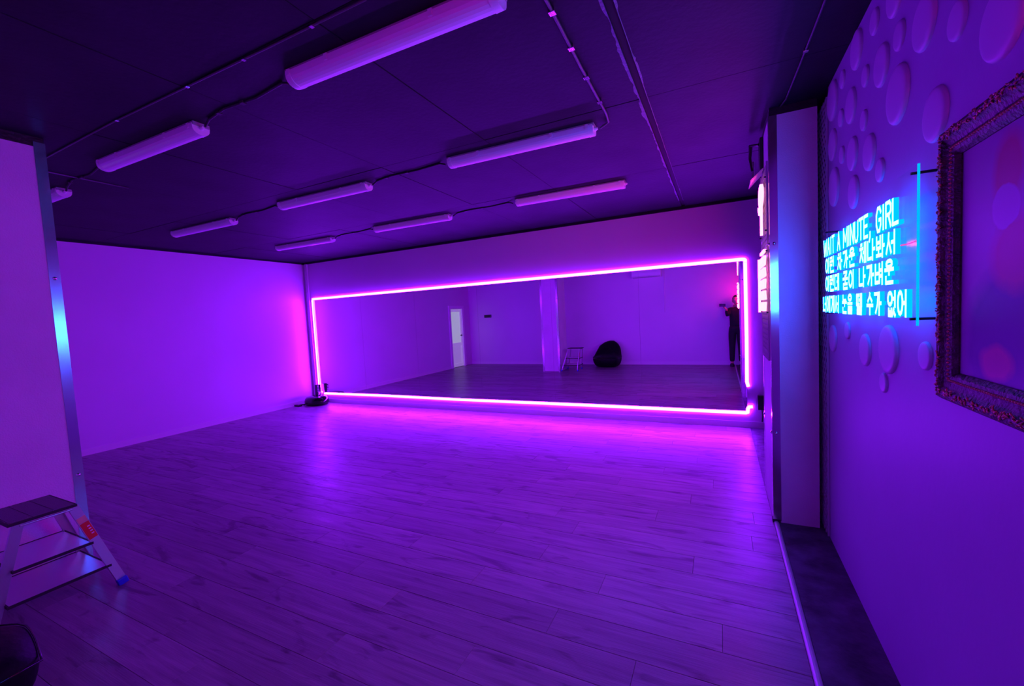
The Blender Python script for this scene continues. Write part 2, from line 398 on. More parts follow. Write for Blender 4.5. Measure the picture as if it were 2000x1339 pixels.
bx = [(-1.30, 1.53), (-3.35, 1.56), (-5.44, 1.62), (-1.305, 2.90), (-3.355, 2.93), (-5.43, 2.99), (-1.375, 4.28), (-3.44, 4.325), (-5.48, 4.39)]
for i, (x, y) in enumerate(bx):
    o = bt if i == 0 else copy_tree(bt)
    o.location = (x, y, H); o.rotation_euler = (0, 0, radians(1.2 if i < 6 else 1.6))
    o['label'] = 'unlit white batten light, ' + ROWS[i//3] + ', ' + ('end nearer the neon pillar', 'middle of the three', 'end nearer the plain side wall')[i % 3]

# ---- cables on the ceiling
def cable(name, pts, r, mat, label, cat, group=None, clips=(), cm='metal'):
    o = Vector(pts[0]); e = empty(name, o, label, cat, group)
    MB().tube([Vector(p)-o for p in pts], r, 6).build('sheath', mat, e)
    for c in clips:
        c = Vector(c)-o
        MB().box(c.x-r*1.9, c.x+r*1.9, c.y-r*1.9, c.y+r*1.9, c.z-r*1.2, c.z+r*1.3).build('clip', cm, e, bevel=.001)
    return e
ZC = H-.009
cable('ceiling_conduit', [(-.60, REAR+.01, ZC), (-.595, 1.7, ZC), (-.61, 2.2, ZC), (-.617, 2.6, ZC), (-.62, 2.78, ZC), (-.635, 2.9, ZC), (-.66, 2.915, ZC-.006), (-.695, 2.915, H-.03)], .0075, 'pale_cable',
      'thin conduit clipped to the ceiling leading to a batten light', 'conduit', None, [(-.597, 1.75, ZC), (-.603, 2.02, ZC), (-.611, 2.3, ZC), (-.616, 2.6, ZC)], 'metal')
cable('ceiling_cable', [(.43, REAR+.01, ZC), (.425, 1.9, ZC), (.415, 2.4, ZC), (.40, 2.9, ZC), (.39, 3.2, ZC), (.37, 3.295, ZC)], .006, 'cable',
      'black cable on the ceiling running to the right pillar', 'cable', None, [(.42, 2.2, ZC), (.408, 2.65, ZC)])
cable('ceiling_cable', [(-1.2, 1.325, H-.006), (-1.8, 1.32, H-.006), (-2.5, 1.31, H-.006), (-3.15, 1.30, H-.006), (-4.2, 1.31, H-.006), (-4.45, 1.36, H-.006), (-4.46, 1.9, H-.006)], .0045, 'pale_cable',
      'thin grey cable along the ceiling joint near the plastered pillar', 'cable', None, [(-1.5, 1.322, H-.006), (-1.95, 1.318, H-.006), (-2.4, 1.311, H-.006), (-3.1, 1.30, H-.006)])
links = [(0, 1), (1, 2), (3, 4), (4, 5), (6, 7), (7, 8)]
for a, c in links:
    (xa, ya), (xb, yb) = bx[a], bx[c]; p0, p1 = xa-.62, xb+.62
    cable('link_cable', [(p0, ya-.01, H-.03), (p0-.06, ya, H-.008), ((p0+p1)/2+.1, (ya+yb)/2+.01, H-.006), ((p0+p1)/2-.15, (ya+yb)/2-.012, H-.007), (p1+.06, yb, H-.008), (p1, yb+.01, H-.03)], .007, 'black_rubber',
          'black ceiling cable in the ' + ROWS[a//3].replace('row ', 'light row ') + (', half nearer the neon pillar' if a % 3 == 0 else ', half nearer the side wall'), 'cable', 'cables between the batten lights', [((p0+p1)/2, (ya+yb)/2, H-.007), ((p0+p1)/2-.22, (ya+yb)/2, H-.007)], 'black_rubber')

# ================================================================== MURAL BUBBLES
# (y, z, diameter) on the mural wall
BUB = [(2.108, 2.60, .15), (2.591, 2.655, .17), (2.336, 2.635, .10), (2.061, 2.43, .10), (1.852, 2.355, .165), (1.641, 2.24, .10), (1.429, 2.12, .175),
       (2.248, 2.418, .16), (2.848, 2.64, .09), (2.459, 2.475, .09), (3.06, 2.62, .215), (2.687, 2.44, .165), (2.882, 2.457, .09), (2.481, 2.293, .09),
       (2.073, 2.23, .205), (1.767, 2.04, .16), (3.064, 2.377, .175), (2.863, 2.26, .09), (2.661, 2.203, .16), (2.401, 2.128, .155), (2.263, 2.014, .095),
       (3.032, 2.134, .215), (2.644, 2.015, .16), (3.074, 1.271, .16), (2.76, 1.334, .09), (2.457, 1.261, .15), (2.156, 1.291, .195), (1.822, 1.301, .095), (2.212, 1.149, .082)]
for y, z, d in BUB:
    r = d/2; dep = .006 + d*.045
    size = 'large' if d > .17 else ('small' if d < .12 else 'mid-sized')
    wh = 'above the blue neon sign' if z > 1.9 else 'below the blue neon sign'
    pr = [(r, 0), (r*.995, -dep*.35), (r*.96, -dep*.68), (r*.89, -dep*.86), (r*.75, -dep*.95), (r*.4, -dep), (.0004, -dep*1.01)]
    o = MB().lathe(pr, (0, 0, 0), 28, 0, 'X').build('wall_bubble', 'mural_bubble', off=(0, 0, 0)); o.location = (R, y, z)
    lab = f'{size} round raised bubble on the mural wall {wh}'
    lab = {1.429: 'big round raised bubble on the mural wall right over the painting', 1.767: 'round raised bubble overlapped by the upper corner of the painting frame',
           1.641: 'small round raised bubble over the painting beside a big bubble', 1.822: 'small round raised bubble between neon sign and lower painting frame',
           2.212: 'smallest raised bubble, lowest on the wall, hanging under a large one', 2.156: 'large raised bubble just below the blue neon sign',
           2.263: 'small raised bubble just over the middle of the blue neon sign'}.get(y, lab)
    tag(o, lab, 'bubble', f'{size} bubbles on the mural wall {wh}')

# ================================================================== EXPANDED METAL
def expanded(name, axis_x, y0, y1, z0, z1, label, dw=.034, dh=.06, sw=.004):
    e = empty(name, (axis_x, (y0+y1)/2, z0), label, 'mesh panel')
    oy_ = (y0+y1)/2
    MB().box(0, .002, y0-oy_, y1-oy_, 0, z1-z0).build('backing', 'black_paint', e)
    mb = MB(); k = 0; z = z0
    while z < z1-dh*.5:
        y = y0 + (dw/2 if k % 2 else 0)
        while y < y1+dw:
            for s in (-1, 1):
                ya, yb = y, y+s*dw/2
                if min(ya, yb) >= y0-1e-6 and max(ya, yb) <= y1+1e-6:
                    mb.bar((-.006, ya-oy_, z-z0), (-.004, yb-oy_, min(z+dh/2, z1)-z0), sw, .004, Vector((1, 0, 0)))
            y += dw
        z += dh/2; k += 1
    st = mb.build('strands', 'mesh_black', e, fix=False); st['kind'] = 'stuff'
    mb = MB()
    for yy in (y0, y1): mb.box(-.008, .002, yy-oy_-.004, yy-oy_+.004, 0, z1-z0)
    mb.build('edge', 'mesh_black', e)
    return e
expanded('mesh_panel', R-.003, 3.20, 3.62, .004, H-.05, 'black expanded metal mesh between mural wall and pillar', .055, .07, .010)
expanded('mesh_panel', PX-.003, PY+.10, PYB-.06, 1.10, 2.45, 'expanded metal mesh behind the pink neon on the pillar', .05, .07, .007)

def ribbon(mb, pts, x, wd, th):
    """stroke of neon flex in the YZ plane, lit face towards -X"""
    for k in range(len(pts)-1):
        p, q = Vector((x, *pts[k])), Vector((x, *pts[k+1])); d = (q-p).normalized()*wd*.7
        t = Vector((-1, 0, 0)); uu = (q-p).normalized().cross(t); a_, b_ = p-d, q+d
        vs_ = [c_ + uu*su*wd + t*sv*th for c_ in (a_, b_) for su in (-1, 1) for sv in (-1, 1)]
        mb.add(vs_, [(1, 5, 7, 3)], 0); mb.add(vs_, [(0, 2, 6, 4)], 2)
        mb.add(vs_, [(0, 1, 3, 2), (4, 6, 7, 5), (0, 4, 5, 1), (2, 3, 7, 6)], 1)
# ================================================================== BLUE NEON SIGN
SY0, SY1, SZ0, SZ1 = 1.733, 2.985, 1.405, 1.895
SX = .545
sg = empty('neon_sign', (SX, (SY0+SY1)/2, SZ0), 'blue neon lettering on a clear acrylic panel on the mural wall', 'neon sign')
def S2(yl, z): return (yl, z)
oys = (SY0+SY1)/2
MB().box(0, .005, SY0-oys, SY1-oys, 0, SZ1-SZ0).build('acrylic_panel', 'acrylic', sg)
MB().box(0, .005, SY0-oys-.006, SY0-oys, 0, SZ1-SZ0).build('lit_edge', 'edge_glow', sg)
for yy in (SY0+.03, SY1-.03):
    for zz in (.02, SZ1-SZ0-.02):
        MB().tube([(-.006, yy-oys, zz), (R-SX, yy-oys, zz)], .0045, 10).build('standoff', 'black_plastic', sg)
circ = lambda cx, cy, rx, ry, n=14: [(cx+rx*cos(2*pi*k/n+.3), cy+ry*sin(2*pi*k/n+.3)) for k in range(n+1)]
J = {'ㄱ': [[(0, 1), (1, 1), (.85, .45), (.35, 0)]], 'ㄴ': [[(0, 1), (0, 0), (1, 0)]], 'ㄷ': [[(1, 1), (0, 1), (0, 0), (1, 0)]],
     'ㄹ': [[(0, 1), (1, 1), (1, .52), (0, .52), (0, 0), (1, 0)]], 'ㅁ': [[(0, 1), (1, 1), (1, 0), (0, 0), (0, 1)]],
     'ㅂ': [[(0, 1), (0, 0), (1, 0), (1, 1)], [(0, .5), (1, .5)]], 'ㅅ': [[(.5, 1), (.42, .6), (0, 0)], [(.47, .65), (1, 0)]],
     'ㅇ': [circ(.5, .5, .5, .5)], 'ㅊ': [[(.3, 1), (.7, 1)], [(0, .75), (1, .75)], [(.5, .75), (.42, .45), (0, 0)], [(.47, .5), (1, 0)]],
     'ㄸ': [[(.42, 1), (0, 1), (0, 0), (.42, 0)], [(1, 1), (.56, 1), (.56, 0), (1, 0)]],
     'ㅄ': [[(0, 1), (0, 0), (.42, 0), (.42, 1)], [(0, .5), (.42, .5)], [(.78, 1), (.55, 0)], [(.75, .6), (1, 0)]],
     'ㅏ': [[(.3, 1), (.3, 0)], [(.3, .52), (1, .52)]], 'ㅓ': [[(.8, 1), (.8, 0)], [(0, .52), (.8, .52)]], 'ㅣ': [[(.5, 1), (.5, 0)]],
     'ㅔ': [[(.45, 1), (.45, 0)], [(.95, 1), (.95, 0)], [(0, .52), (.45, .52)]], 'ㅕ': [[(.8, 1), (.8, 0)], [(0, .66), (.8, .66)], [(0, .38), (.8, .38)]],
     'ㅡ': [[(0, .5), (1, .5)]], 'ㅜ': [[(0, 1), (1, 1)], [(.5, 1), (.5, 0)]], 'ㅘ': None}
def fit(strokes, x0, x1, y0, y1): return [[(x0+(x1-x0)*px, y0+(y1-y0)*py) for px, py in s] for s in strokes]
def syl(i, v, f=None):
    out = []; b = .38 if f else 0
    if v in 'ㅡㅜ':
        out += fit(J[i], .16, .84, b+(.62 if not f else .34), 1)
        if v == 'ㅡ': out += fit(J[v], 0, 1, b+.02, b+.28)
        else: out += fit(J[v], 0, 1, b if not f else b-.0, b+(.42 if not f else .22))
    elif v == 'ㅘ':
        out += fit(J[i], .02, .5, .45, 1); out += [[(0, .1), (.62, .1)], [(.27, .1), (.27, .4)]]; out += fit(J['ㅏ'], .68, 1, 0, 1)
    else:
        vw = {'ㅔ': .45, 'ㅣ': .3}.get(v, .4)
        out += fit(J[i], .0, .95-vw, b+.08, .96); out += fit(J[v], 1-vw, 1, b, 1)
    if f: out += fit(J[f], .12, .95, 0, .27 if f != 'ㄹ' else .31)
    return out
LAT = {'W': [[(0, 1), (.25, 0), (.5, .8), (.75, 0), (1, 1)]], 'A': [[(0, 0), (.5, 1), (1, 0)], [(.2, .38), (.8, .38)]], 'I': [[(.5, 1), (.5, 0)]],
       'T': [[(0, 1), (1, 1)], [(.5, 1), (.5, 0)]], 'M': [[(0, 0), (0, 1), (.5, .3), (1, 1), (1, 0)]], 'N': [[(0, 0), (0, 1), (1, 0), (1, 1)]],
       'U': [[(0, 1), (0, .3), (.2, .03), (.5, 0), (.8, .03), (1, .3), (1, 1)]], 'E': [[(1, 1), (0, 1), (0, 0), (1, 0)], [(0, .52), (.85, .52)]],
       ',': [[(.6, .12), (.6, -.08), (.2, -.28)]], 'G': [[(1, .8), (.75, 1), (.3, 1), (0, .7), (0, .3), (.3, 0), (.75, 0), (1, .25), (1, .48), (.6, .48)]],
       'R': [[(0, 0), (0, 1), (.7, 1), (1, .85), (1, .62), (.7, .5), (0, .5)], [(.5, .5), (1, 0)]], 'L': [[(0, 1), (0, 0), (1, 0)]]}
WID = {'I': .25, ',': .3, ' ': .45, 'W': 1.15, 'M': 1.0}
lines = []
l1 = []
for ch in 'WAIT A MINUTE, GIRL': l1.append((None if ch == ' ' else LAT[ch], WID.get(ch, .72)))
K = lambda *a: (syl(*a), 1.0)
SP = (None, .42)
l2 = [K('ㅇ', 'ㅣ'), K('ㄹ', 'ㅓ', 'ㄴ'), SP, K('ㅊ', 'ㅏ'), K('ㄱ', 'ㅏ'), K('ㅇ', 'ㅜ', 'ㄴ'), SP, K('ㅊ', 'ㅔ'), K('ㄴ', 'ㅏ'), K('ㅂ', 'ㅘ'), K('ㅅ', 'ㅓ')]
l3 = [K('ㅇ', 'ㅣ'), K('ㄹ', 'ㅓ', 'ㄴ'), K('ㄷ', 'ㅔ'), SP, K('ㄱ', 'ㅜ', 'ㄷ'), K('ㅇ', 'ㅣ'), SP, K('ㄴ', 'ㅏ'), K('ㄱ', 'ㅏ'), K('ㅂ', 'ㅕ'), K('ㅇ', 'ㅜ', 'ㄴ')]
l4 = [K('ㄴ', 'ㅓ'), K('ㅇ', 'ㅔ'), K('ㄱ', 'ㅔ'), K('ㅅ', 'ㅓ'), SP, K('ㄴ', 'ㅜ', 'ㄴ'), K('ㅇ', 'ㅡ', 'ㄹ'), SP, K('ㄸ', 'ㅔ', 'ㄹ'), SP, K('ㅅ', 'ㅜ'), K('ㄱ', 'ㅏ'), SP, K('ㅇ', 'ㅓ', 'ㅄ'), K('ㅇ', 'ㅓ')]
# each line: start y (far), end y (near), baseline z, cap height
for gl_, ya, yb, zb, hh in ((l1, 2.945, 1.835, 1.742, .082), (l2, 2.90, 1.86, 1.645, .075), (l3, 2.90, 1.875, 1.548, .075), (l4, 2.965, 1.76, 1.435, .080)):
    tot = sum(w_ for _, w_ in gl_) + .28*(len(gl_)-1); u = (ya-yb)/tot; x = 0
    for st, w_ in gl_:
        if st:
            mb = MB()
            for s in st:
                pts = [(ya-oys-(x+px*w_)*u, zb-SZ0+py*hh) for px, py in s]
                ribbon(mb, pts, -.008, .0068, .0070)
            mb.build('letter', ['neon_blue', 'neon_blue_side', 'blue_back_glow'], sg)  # hidden letter backs glow as well, added to throw blue on the wall
        x += w_ + .28
MB().tube([(.0, -.50, .262), (.0, -.56, .259), (.0, SY0-oys, .26)], .0025, 6).build('lead_wire', 'pink_wire_glow', sg)  # wire is no lamp; its bright pink is put in as emission

# ================================================================== PINK NEON ON THE PILLAR
def neon_pink(loc_, strokes, label, bx_, so=.014, glass=False):
    e = empty('pink_neon', loc_, label, 'neon sign')
    y0, y1, z0, z1 = bx_
    MB().box(.010, .014, y0, y1, z0, z1).build('acrylic_panel', 'acrylic', e)
    for s in strokes:
        mb = MB()
        if glass: mb.tube([(-.004, -py, pz) for py, pz in s], .007, 8)
        else: ribbon(mb, [(-py, pz) for py, pz in s], -.001, .0085, .008)
        mb.build('tube', ['neon_pink_soft' if glass else 'neon_pink', 'neon_pink_side', 'silicone'], e)
    for yy in (y0+.02, y1-.02):
        for zz in (z0+.02, z1-.02): MB().tube([(.002, yy, zz), (so, yy, zz)], .005, 8).build('standoff', 'black_plastic', e)
NX = .278
# upper: a looping flower outline with a long stem
fl_ = [(.10*cos(a)*1.2, .27+.07*sin(a)) for a in [2*pi*k/16 for k in range(17)]]
neon_pink((NX, 3.56, 1.985), [fl_, [(0, .20), (.01, .1), (0, .0)], [(0, .14), (-.13, .17), (-.18, .215), (-.08, .20), (0, .14)], [(.02, .20), (.01, .1), (.02, 0)]],
          'pink neon flower outline on the pillar facing the room', (-.22, .22, -.02, .37))
rows = []
for k in range(5):
    z = .02 + .078*k
    rows.append([(-.22+.44*i/14, z + .024*(1 if i % 2 else -1)*(1 if k % 2 else -1)*.9) for i in range(15)])
rows.append([(-.24, -.02), (-.24, .37)])
rows.append([(.22, .395), (-.06, .395)])
neon_pink((NX, 3.56, 1.455), rows, 'pink neon zigzag block under the neon flower on the pillar', (-.26, .26, -.04, .41))
# round neon by the rear corner, behind the photographer: its glow shows on the rear wall in the mirror
ring = [[(.15*cos(2*pi*k/20), .15*sin(2*pi*k/20)) for k in range(21)], [(.09*cos(2*pi*k/16), .09*sin(2*pi*k/16)) for k in range(17)]]
neon_pink((R-.045, .22, 1.80), ring, 'pink neon double ring on the mural wall near the rear corner', (-.18, .18, -.18, .18), .044, True)

# ================================================================== FRAMED PAINTING
FY0, FY1, FZ0, FZ1 = 1.08, 1.684, 1.189, 1.962
pf = empty('framed_painting', (R, (FY0+FY1)/2, FZ0), 'large dark ornate framed colour-field painting on the mural wall', 'painting')
oyf = (FY0+FY1)/2; hw, ht = (FY1-FY0)/2, FZ1-FZ0; FWd = .088
def fprof(t):   # across the moulding 0 outer .. 1 inner -> protrusion
    return [.010, .026, .032, .030, .022, .018, .021, .018, .008][int(t*8)]
def corner(y, z, ins):  # inset rectangle corner
    return [(-hw+ins, ins), (hw-ins, ins), (hw-ins, ht-ins), (-hw+ins, ht-ins)]
steps = [k/8 for k in range(9)]
for side in range(4):
    mb = MB(); vs_ = []
    for t in steps:
        cs = corner(0, 0, t*FWd); a, c = cs[side], cs[(side+1) % 4]
        vs_ += [(-fprof(t), *a), (-fprof(t), *c)]
    a, c = corner(0, 0, 0)[side], corner(0, 0, 0)[(side+1) % 4]; vs_ = [(0, *a), (0, *c)] + vs_
    a, c = corner(0, 0, FWd)[side], corner(0, 0, FWd)[(side+1) % 4]; vs_ += [(-.001, *a), (-.001, *c)]
    mb.add(vs_, [(2*i, 2*i+1, 2*i+3, 2*i+2) for i in range(len(vs_)//2-1)])
    fr_ = mb.build('frame_side', 'frame_wood', pf, fix=False)
    # raised leaf scrolls and inner beading
    o1 = MB(); cs0, cs1 = corner(0, 0, .012), corner(0, 0, .062)
    A, B = Vector(corner(0, 0, 0)[side]), Vector(corner(0, 0, 0)[(side+1) % 4]); ln = (B-A).length; dr_ = (B-A)/ln; nr = Vector((-dr_.y, dr_.x))
    rnd = random.Random(side)
    for q in range(int(ln*230)):
        tpos = rnd.uniform(.02, ln-.02); ins = rnd.uniform(.018, .036)
        if tpos < ins or tpos > ln-ins: continue
        c0 = A + dr_*tpos + nr*ins; an = rnd.uniform(0, 2*pi); lgt = rnd.uniform(.004, .009); cur = rnd.uniform(-2.5, 2.5)
        pts = []
        for k in range(5):
            pts.append(Vector((-.0305 - .002*sin(pi*k/4), c0.x, c0.y))); c0 = c0 + Vector((cos(an), sin(an)))*lgt/4*1.6; an += cur/4
        o1.tube(pts, [.0008, .0018, .0022, .0016, .0006], 5, cap=False)
    og = o1.build('leaf_scrolls', 'frame_gold', fr_, fix=False); og['kind'] = 'stuff'
    o2 = MB(); A2, B2 = Vector(corner(0, 0, .065)[side]), Vector(corner(0, 0, .065)[(side+1) % 4]); nb = int((B2-A2).length/.011)
    for k in range(nb):
        c0 = A2 + (B2-A2)*(k+.5)/nb
        o2.lathe([(.0001, -.006), (.0028, -.005), (.0042, -.002), (.0042, .002)], (-.019, c0.x, c0.y), 6, 0, 'X')
    ob = o2.build('beading', 'frame_gold', fr_, fix=False); ob['kind'] = 'stuff'
# abstract canvas: soft fields of colour
m_ = P('canvas', (.2, .1, .3), .45, spec=.4); nt = m_.node_tree; b = nt.nodes['Principled BSDF']
ge = nt.nodes.new('ShaderNodeNewGeometry'); sep = nt.nodes.new('ShaderNodeSeparateXYZ')
nzc = nt.nodes.new('ShaderNodeTexNoise'); nzc.inputs['Scale'].default_value = 7; nzc.inputs['Detail'].default_value = 4
nt.links.new(ge.outputs['Position'], nzc.inputs['Vector'])
vm = nt.nodes.new('ShaderNodeVectorMath'); vm.operation = 'MULTIPLY_ADD'; vm.inputs[1].default_value = (.05, .05, .05)
nt.links.new(nzc.outputs['Color'], vm.inputs[0]); nt.links.new(ge.outputs['Position'], vm.inputs[2]); nt.links.new(vm.outputs[0], sep.inputs[0])
def math_(op, a, b_=None):
    n = nt.nodes.new('ShaderNodeMath'); n.operation = op
    for i, v in enumerate((a, b_)):
        if v is None: continue
        if isinstance(v, (int, float)): n.inputs[i].default_value = v
        else: nt.links.new(v, n.inputs[i])
    return n.outputs[0]
cur = None
def field(col, cy, cz, ry, rz, soft):
    global cur
    dy = math_('DIVIDE', math_('SUBTRACT', sep.outputs['Y'], cy+.025), ry); dz = math_('DIVIDE', math_('SUBTRACT', sep.outputs['Z'], cz+.025), rz)
    d = math_('SQRT', math_('ADD', math_('MULTIPLY', dy, dy), math_('MULTIPLY', dz, dz)))
    r = nt.nodes.new('ShaderNodeMapRange'); r.inputs['From Min'].default_value = 1+soft; r.inputs['From Max'].default_value = 1-soft; nt.links.new(d, r.inputs['Value'])
    mxn = nt.nodes.new('ShaderNodeMixRGB'); nt.links.new(r.outputs[0], mxn.inputs[0]); mxn.inputs[2].default_value = (*col, 1)
    if cur is None: mxn.inputs[1].default_value = (.30, .20, .36, 1)
    else: nt.links.new(cur, mxn.inputs[1])
    cur = mxn.outputs[0]
field((.07, .05, .20), 1.38, 1.36, .19, .20, .15)
field((.42, .10, .16), 1.36, 1.58, .10, .085, .22)
field((.40, .10, .14), 1.39, 1.78, .062, .075, .25)
field((.40, .26, .52), 1.40, 1.695, .055, .05, .05)
field((.45, .10, .18), 1.43, 1.325, .07, .045, .2)
nt.links.new(cur, b.inputs['Base Color'])
MB().box(-.004, 0, -hw+FWd-.012, hw-FWd+.012, FWd-.012, ht-FWd+.012).build('canvas', 'canvas', pf)

# ================================================================== STEP LADDER
lx, ly_ = -3.50, .92
ld = empty('step_ladder', (lx, ly_, 0), 'low aluminium step ladder with dark treads beside the plastered pillar', 'ladder')
q = lambda x, y, z: Vector((x-lx, y-ly_, z))
def rail(x0, y0, x1, y1, ztop, name='leg'):
    # flat channel leg from foot (x0,y0,.03) to top (x1,y1,ztop)
    a, c = q(x0, y0, .028), q(x1, y1, ztop); mb = MB(); sd = Vector((1, 0, 0))
    d = (c-a).normalized(); nn = d.cross(sd).normalized()
    mb.bar(a, c, .044, .003, sd)
    for s in (-1, 1): mb.bar(a+nn*s*.0205 + sd*(-.009 if x0 > lx else .009), c+nn*s*.0205 + sd*(-.009 if x0 > lx else .009), .003, .018, sd)
    lg = mb.build(name, 'alu', ld)
    f = MB(); f.bar(q(x0, y0 + (.006 if y0 > ly_ else -.006), .0), a + d*.012, .050, .030, sd); f.build('foot', 'blue_foot', lg, bevel=.004)
    return lg, a, c, d, nn
l_fr = rail(-3.30, 1.165, -3.275, .985, .560)      # near front
l_fl = rail(-3.735, 1.165, -3.60, .985, .560)      # far front
l_br = rail(-3.35, .66, -3.275, .775, .560)        # near rear
l_bl = rail(-3.735, .66, -3.60, .775, .560)
# sticker on the near front leg
lg, a, c, d, nn = l_fr
def on(t): return a + (c-a)*t
sx = Vector((.0024, 0, 0))
st = MB(); st.bar(on(.60)+sx, on(.80)+sx, .040, .0008, Vector((1, 0, 0))); st = st.build('sticker', 'red_label', lg)
MB().bar(on(.805)+sx, on(.87)+sx, .040, .0008, Vector((1, 0, 0))).build('sticker', 'cream_label', lg)
for k in range(4):
    t = .65+.03*k; MB().bar(on(t)+sx*1.3+nn*.008, on(t+.012)+sx*1.3+nn*.008, .012, .0006, Vector((1, 0, 0))).build('sticker_mark', 'white_plastic', st)
def tread(x0, x1, y0, y1, z, name='tread'):
    mb = MB().box(x0-lx, x1-lx, y0-ly_, y1-ly_, z-.004, z+.004); t = mb.build(name, 'alu', ld)
    e = MB(); w_ = .008
    for (aa, bb, cc, dd) in ((x0, x1, y0-w_, y0), (x0, x1, y1, y1+w_), (x0-w_, x0, y0-w_, y1+w_), (x1, x1+w_, y0-w_, y1+w_)): e.box(aa-lx, bb-lx, cc-ly_, dd-ly_, z-.008, z+.006)
    e.build('tread_edge', 'black_rubber', t)
    return t
tread(-3.70, -3.30, .715, 1.115, .145); tread(-3.66, -3.29, .745, 1.045, .32)
tp = tread(-3.605, -3.255, .74, .985, .575, 'platform')
for k in range(3):
    ya = .742 + .081*k; MB().box(-3.600-lx, -3.26-lx, ya+.002-ly_, ya+.079-ly_, .579, .583).build('tread_pad', 'tread_pad', tp)
MB().tube([q(-3.275, .78, .55), q(-3.275, .98, .55)], .006, 6).build('hinge_rod', 'alu', ld)

# ================================================================== BEAN BAG
bgx, bgy = -2.78, .13
bb = empty('bean_bag', (bgx, bgy, 0), 'glossy black leatherette bean bag chair by the rear wall', 'bean bag')
mb = MB(); nu, nv = 40, 18; vs_ = []
pr = [(.0, .0), (.16, .0), (.26, .004), (.315, .03), (.355, .085), (.378, .15), (.388, .225), (.385, .265), (.370, .31), (.350, .39), (.325, .43), (.290, .47), (.235, .51), (.165, .545), (.085, .568), (.001, .578)]
def bag(i, j):
    r, z = pr[i]; a = 2*pi*j/nu; x, y = r*cos(a), r*sin(a)
    if y > 0 and x > 0:
        k_ = max(abs(cos(a)), abs(sin(a)))**-.75; x *= k_; y *= k_
    bk = max(0, min(1, (-y+.18)/.42)); bk = bk*bk*(3-2*bk)
    if z > .24:
        up_ = (z-.24)/.338; z = .24 + (z-.24)*(.28 + 1.30*bk)
        y -= .10*up_*bk; x += .05*up_
    if y > .1 and z > .06: y += .125*((y-.1)/.29)**1.2
    nzv = noise.noise((x*4.5, y*4.5, z*4.5))*.018*(1 if z > .05 else 0)
    k = 1+nzv*2
    y = max(y, REAR-bgy+.02)
    return (x*k, max(y*k, REAR-bgy+.016), z + nzv*.6 if z > .05 else z)
vs_ = [bag(i, j) for i in range(len(pr)) for j in range(nu)]
mb.add(vs_, [(i*nu+j, i*nu+(j+1) % nu, (i+1)*nu+(j+1) % nu, (i+1)*nu+j) for i in range(len(pr)-1) for j in range(nu)], 0, True)
body = mb.build('cover', 'leatherette', bb)
sd = body.modifiers.new('sub', 'SUBSURF'); sd.levels = 1; sd.render_levels = 1
MB().tube([Vector(bag(7, j))*1.004 for j in range(nu)], .004, 6, closed=True).build('piping', 'black_gloss', bb)
for j in (3, 13, 23, 33): MB().tube([Vector(bag(i, j))*1.003 for i in range(7, len(pr))], .004, 5).build('seam', 'black_gloss', bb)

# ================================================================== STAGE EFFECT DEVICE IN THE CORNER
ex, ey = -7.00, 5.60
sdv = empty('floor_device', (ex, ey, 0), 'squat black device on the floor in the corner beside the mirror', 'device')
pr2 = [(.10, .0), (.22, .006), (.245, .03), (.25, .07), (.235, .12), (.20, .155), (.12, .172), (.04, .176)]
MB().lathe(pr2, (0, 0, 0), 28, 0, 'Z', 1, .78).build('housing', 'black_gloss', sdv)
tw = MB().box(-.16, -.07, .10, .17, .0, .36).build('tower', 'black_plastic', sdv, bevel=.006)
for k in range(6): MB().box(-.075, -.04, .094, .10, .16+.033*k, .178+.033*k).build('louvre', 'metal', tw)
MB().tube([(-.20, -.10, .012), (-.26, -.13, .01), (-.32, -.13, .01)], .010, 8).build('plug_lead', 'black_rubber', sdv)
# cushion of cable under it, flat black box in front
tag(MB().box(-.075, .075, -.03, .03, 0, .03).build('flat_box', 'black_plastic', off=(0, 0, 0), bevel=.005), 'flat black box lying at the foot of the side wall', 'adapter').location = (-7.24, 5.37, 0)
# black box low behind the pillar
sp = empty('led_controller', (.43, D, .23), 'small black LED control box on the wall right of the mirror', 'control box')
MB().box(-.045, .045, -.05, -.001, 0, .17).build('case', 'black_plastic', sp, bevel=.006)
for k in range(3): MB().box(-.030, .030, -.053, -.05, .03+.04*k, .05+.04*k).build('terminal', 'black_rubber', sp)
MB().tube([(.0, -.02, 0), (.005, -.02, -.08), (.0, -.02, -.15)], .006, 6).build('lead', 'black_rubber', sp)

# ---- lamp bracket high on the pillar
br = empty('pillar_spotlight', (PX-.003, 3.72, 2.60), 'black bracketed spotlight with white flap high on the pillar', 'spotlight')
MB().box(-.02, 0, -.05, .07, -.13, .10).build('bracket', 'black_plastic', br, bevel=.004)
MB().tube([(-.02, .02, .07), (-.07, .08, .09), (-.075, .10, .0), (-.06, .08, -.10)], .010, 8).build('arm', 'black_plastic', br)
MB().tube([(-.055, .085, -.03), (-.055, .085, -.15)], .011, 8).build('rod', 'metal', br)
mb = MB(); mb.add([(-.005, -.09, -.13), (-.005, .10, -.13), (-.085, .14, -.205), (-.085, -.09, -.205), (-.003, -.09, -.139), (-.003, .10, -.139), (-.083, .14, -.214), (-.083, -.09, -.214)],
                  [(0, 1, 2, 3), (4, 7, 6, 5), (0, 4, 5, 1), (1, 5, 6, 2), (2, 6, 7, 3), (3, 7, 4, 0)]); mb.build('flap', 'white_plastic', br)

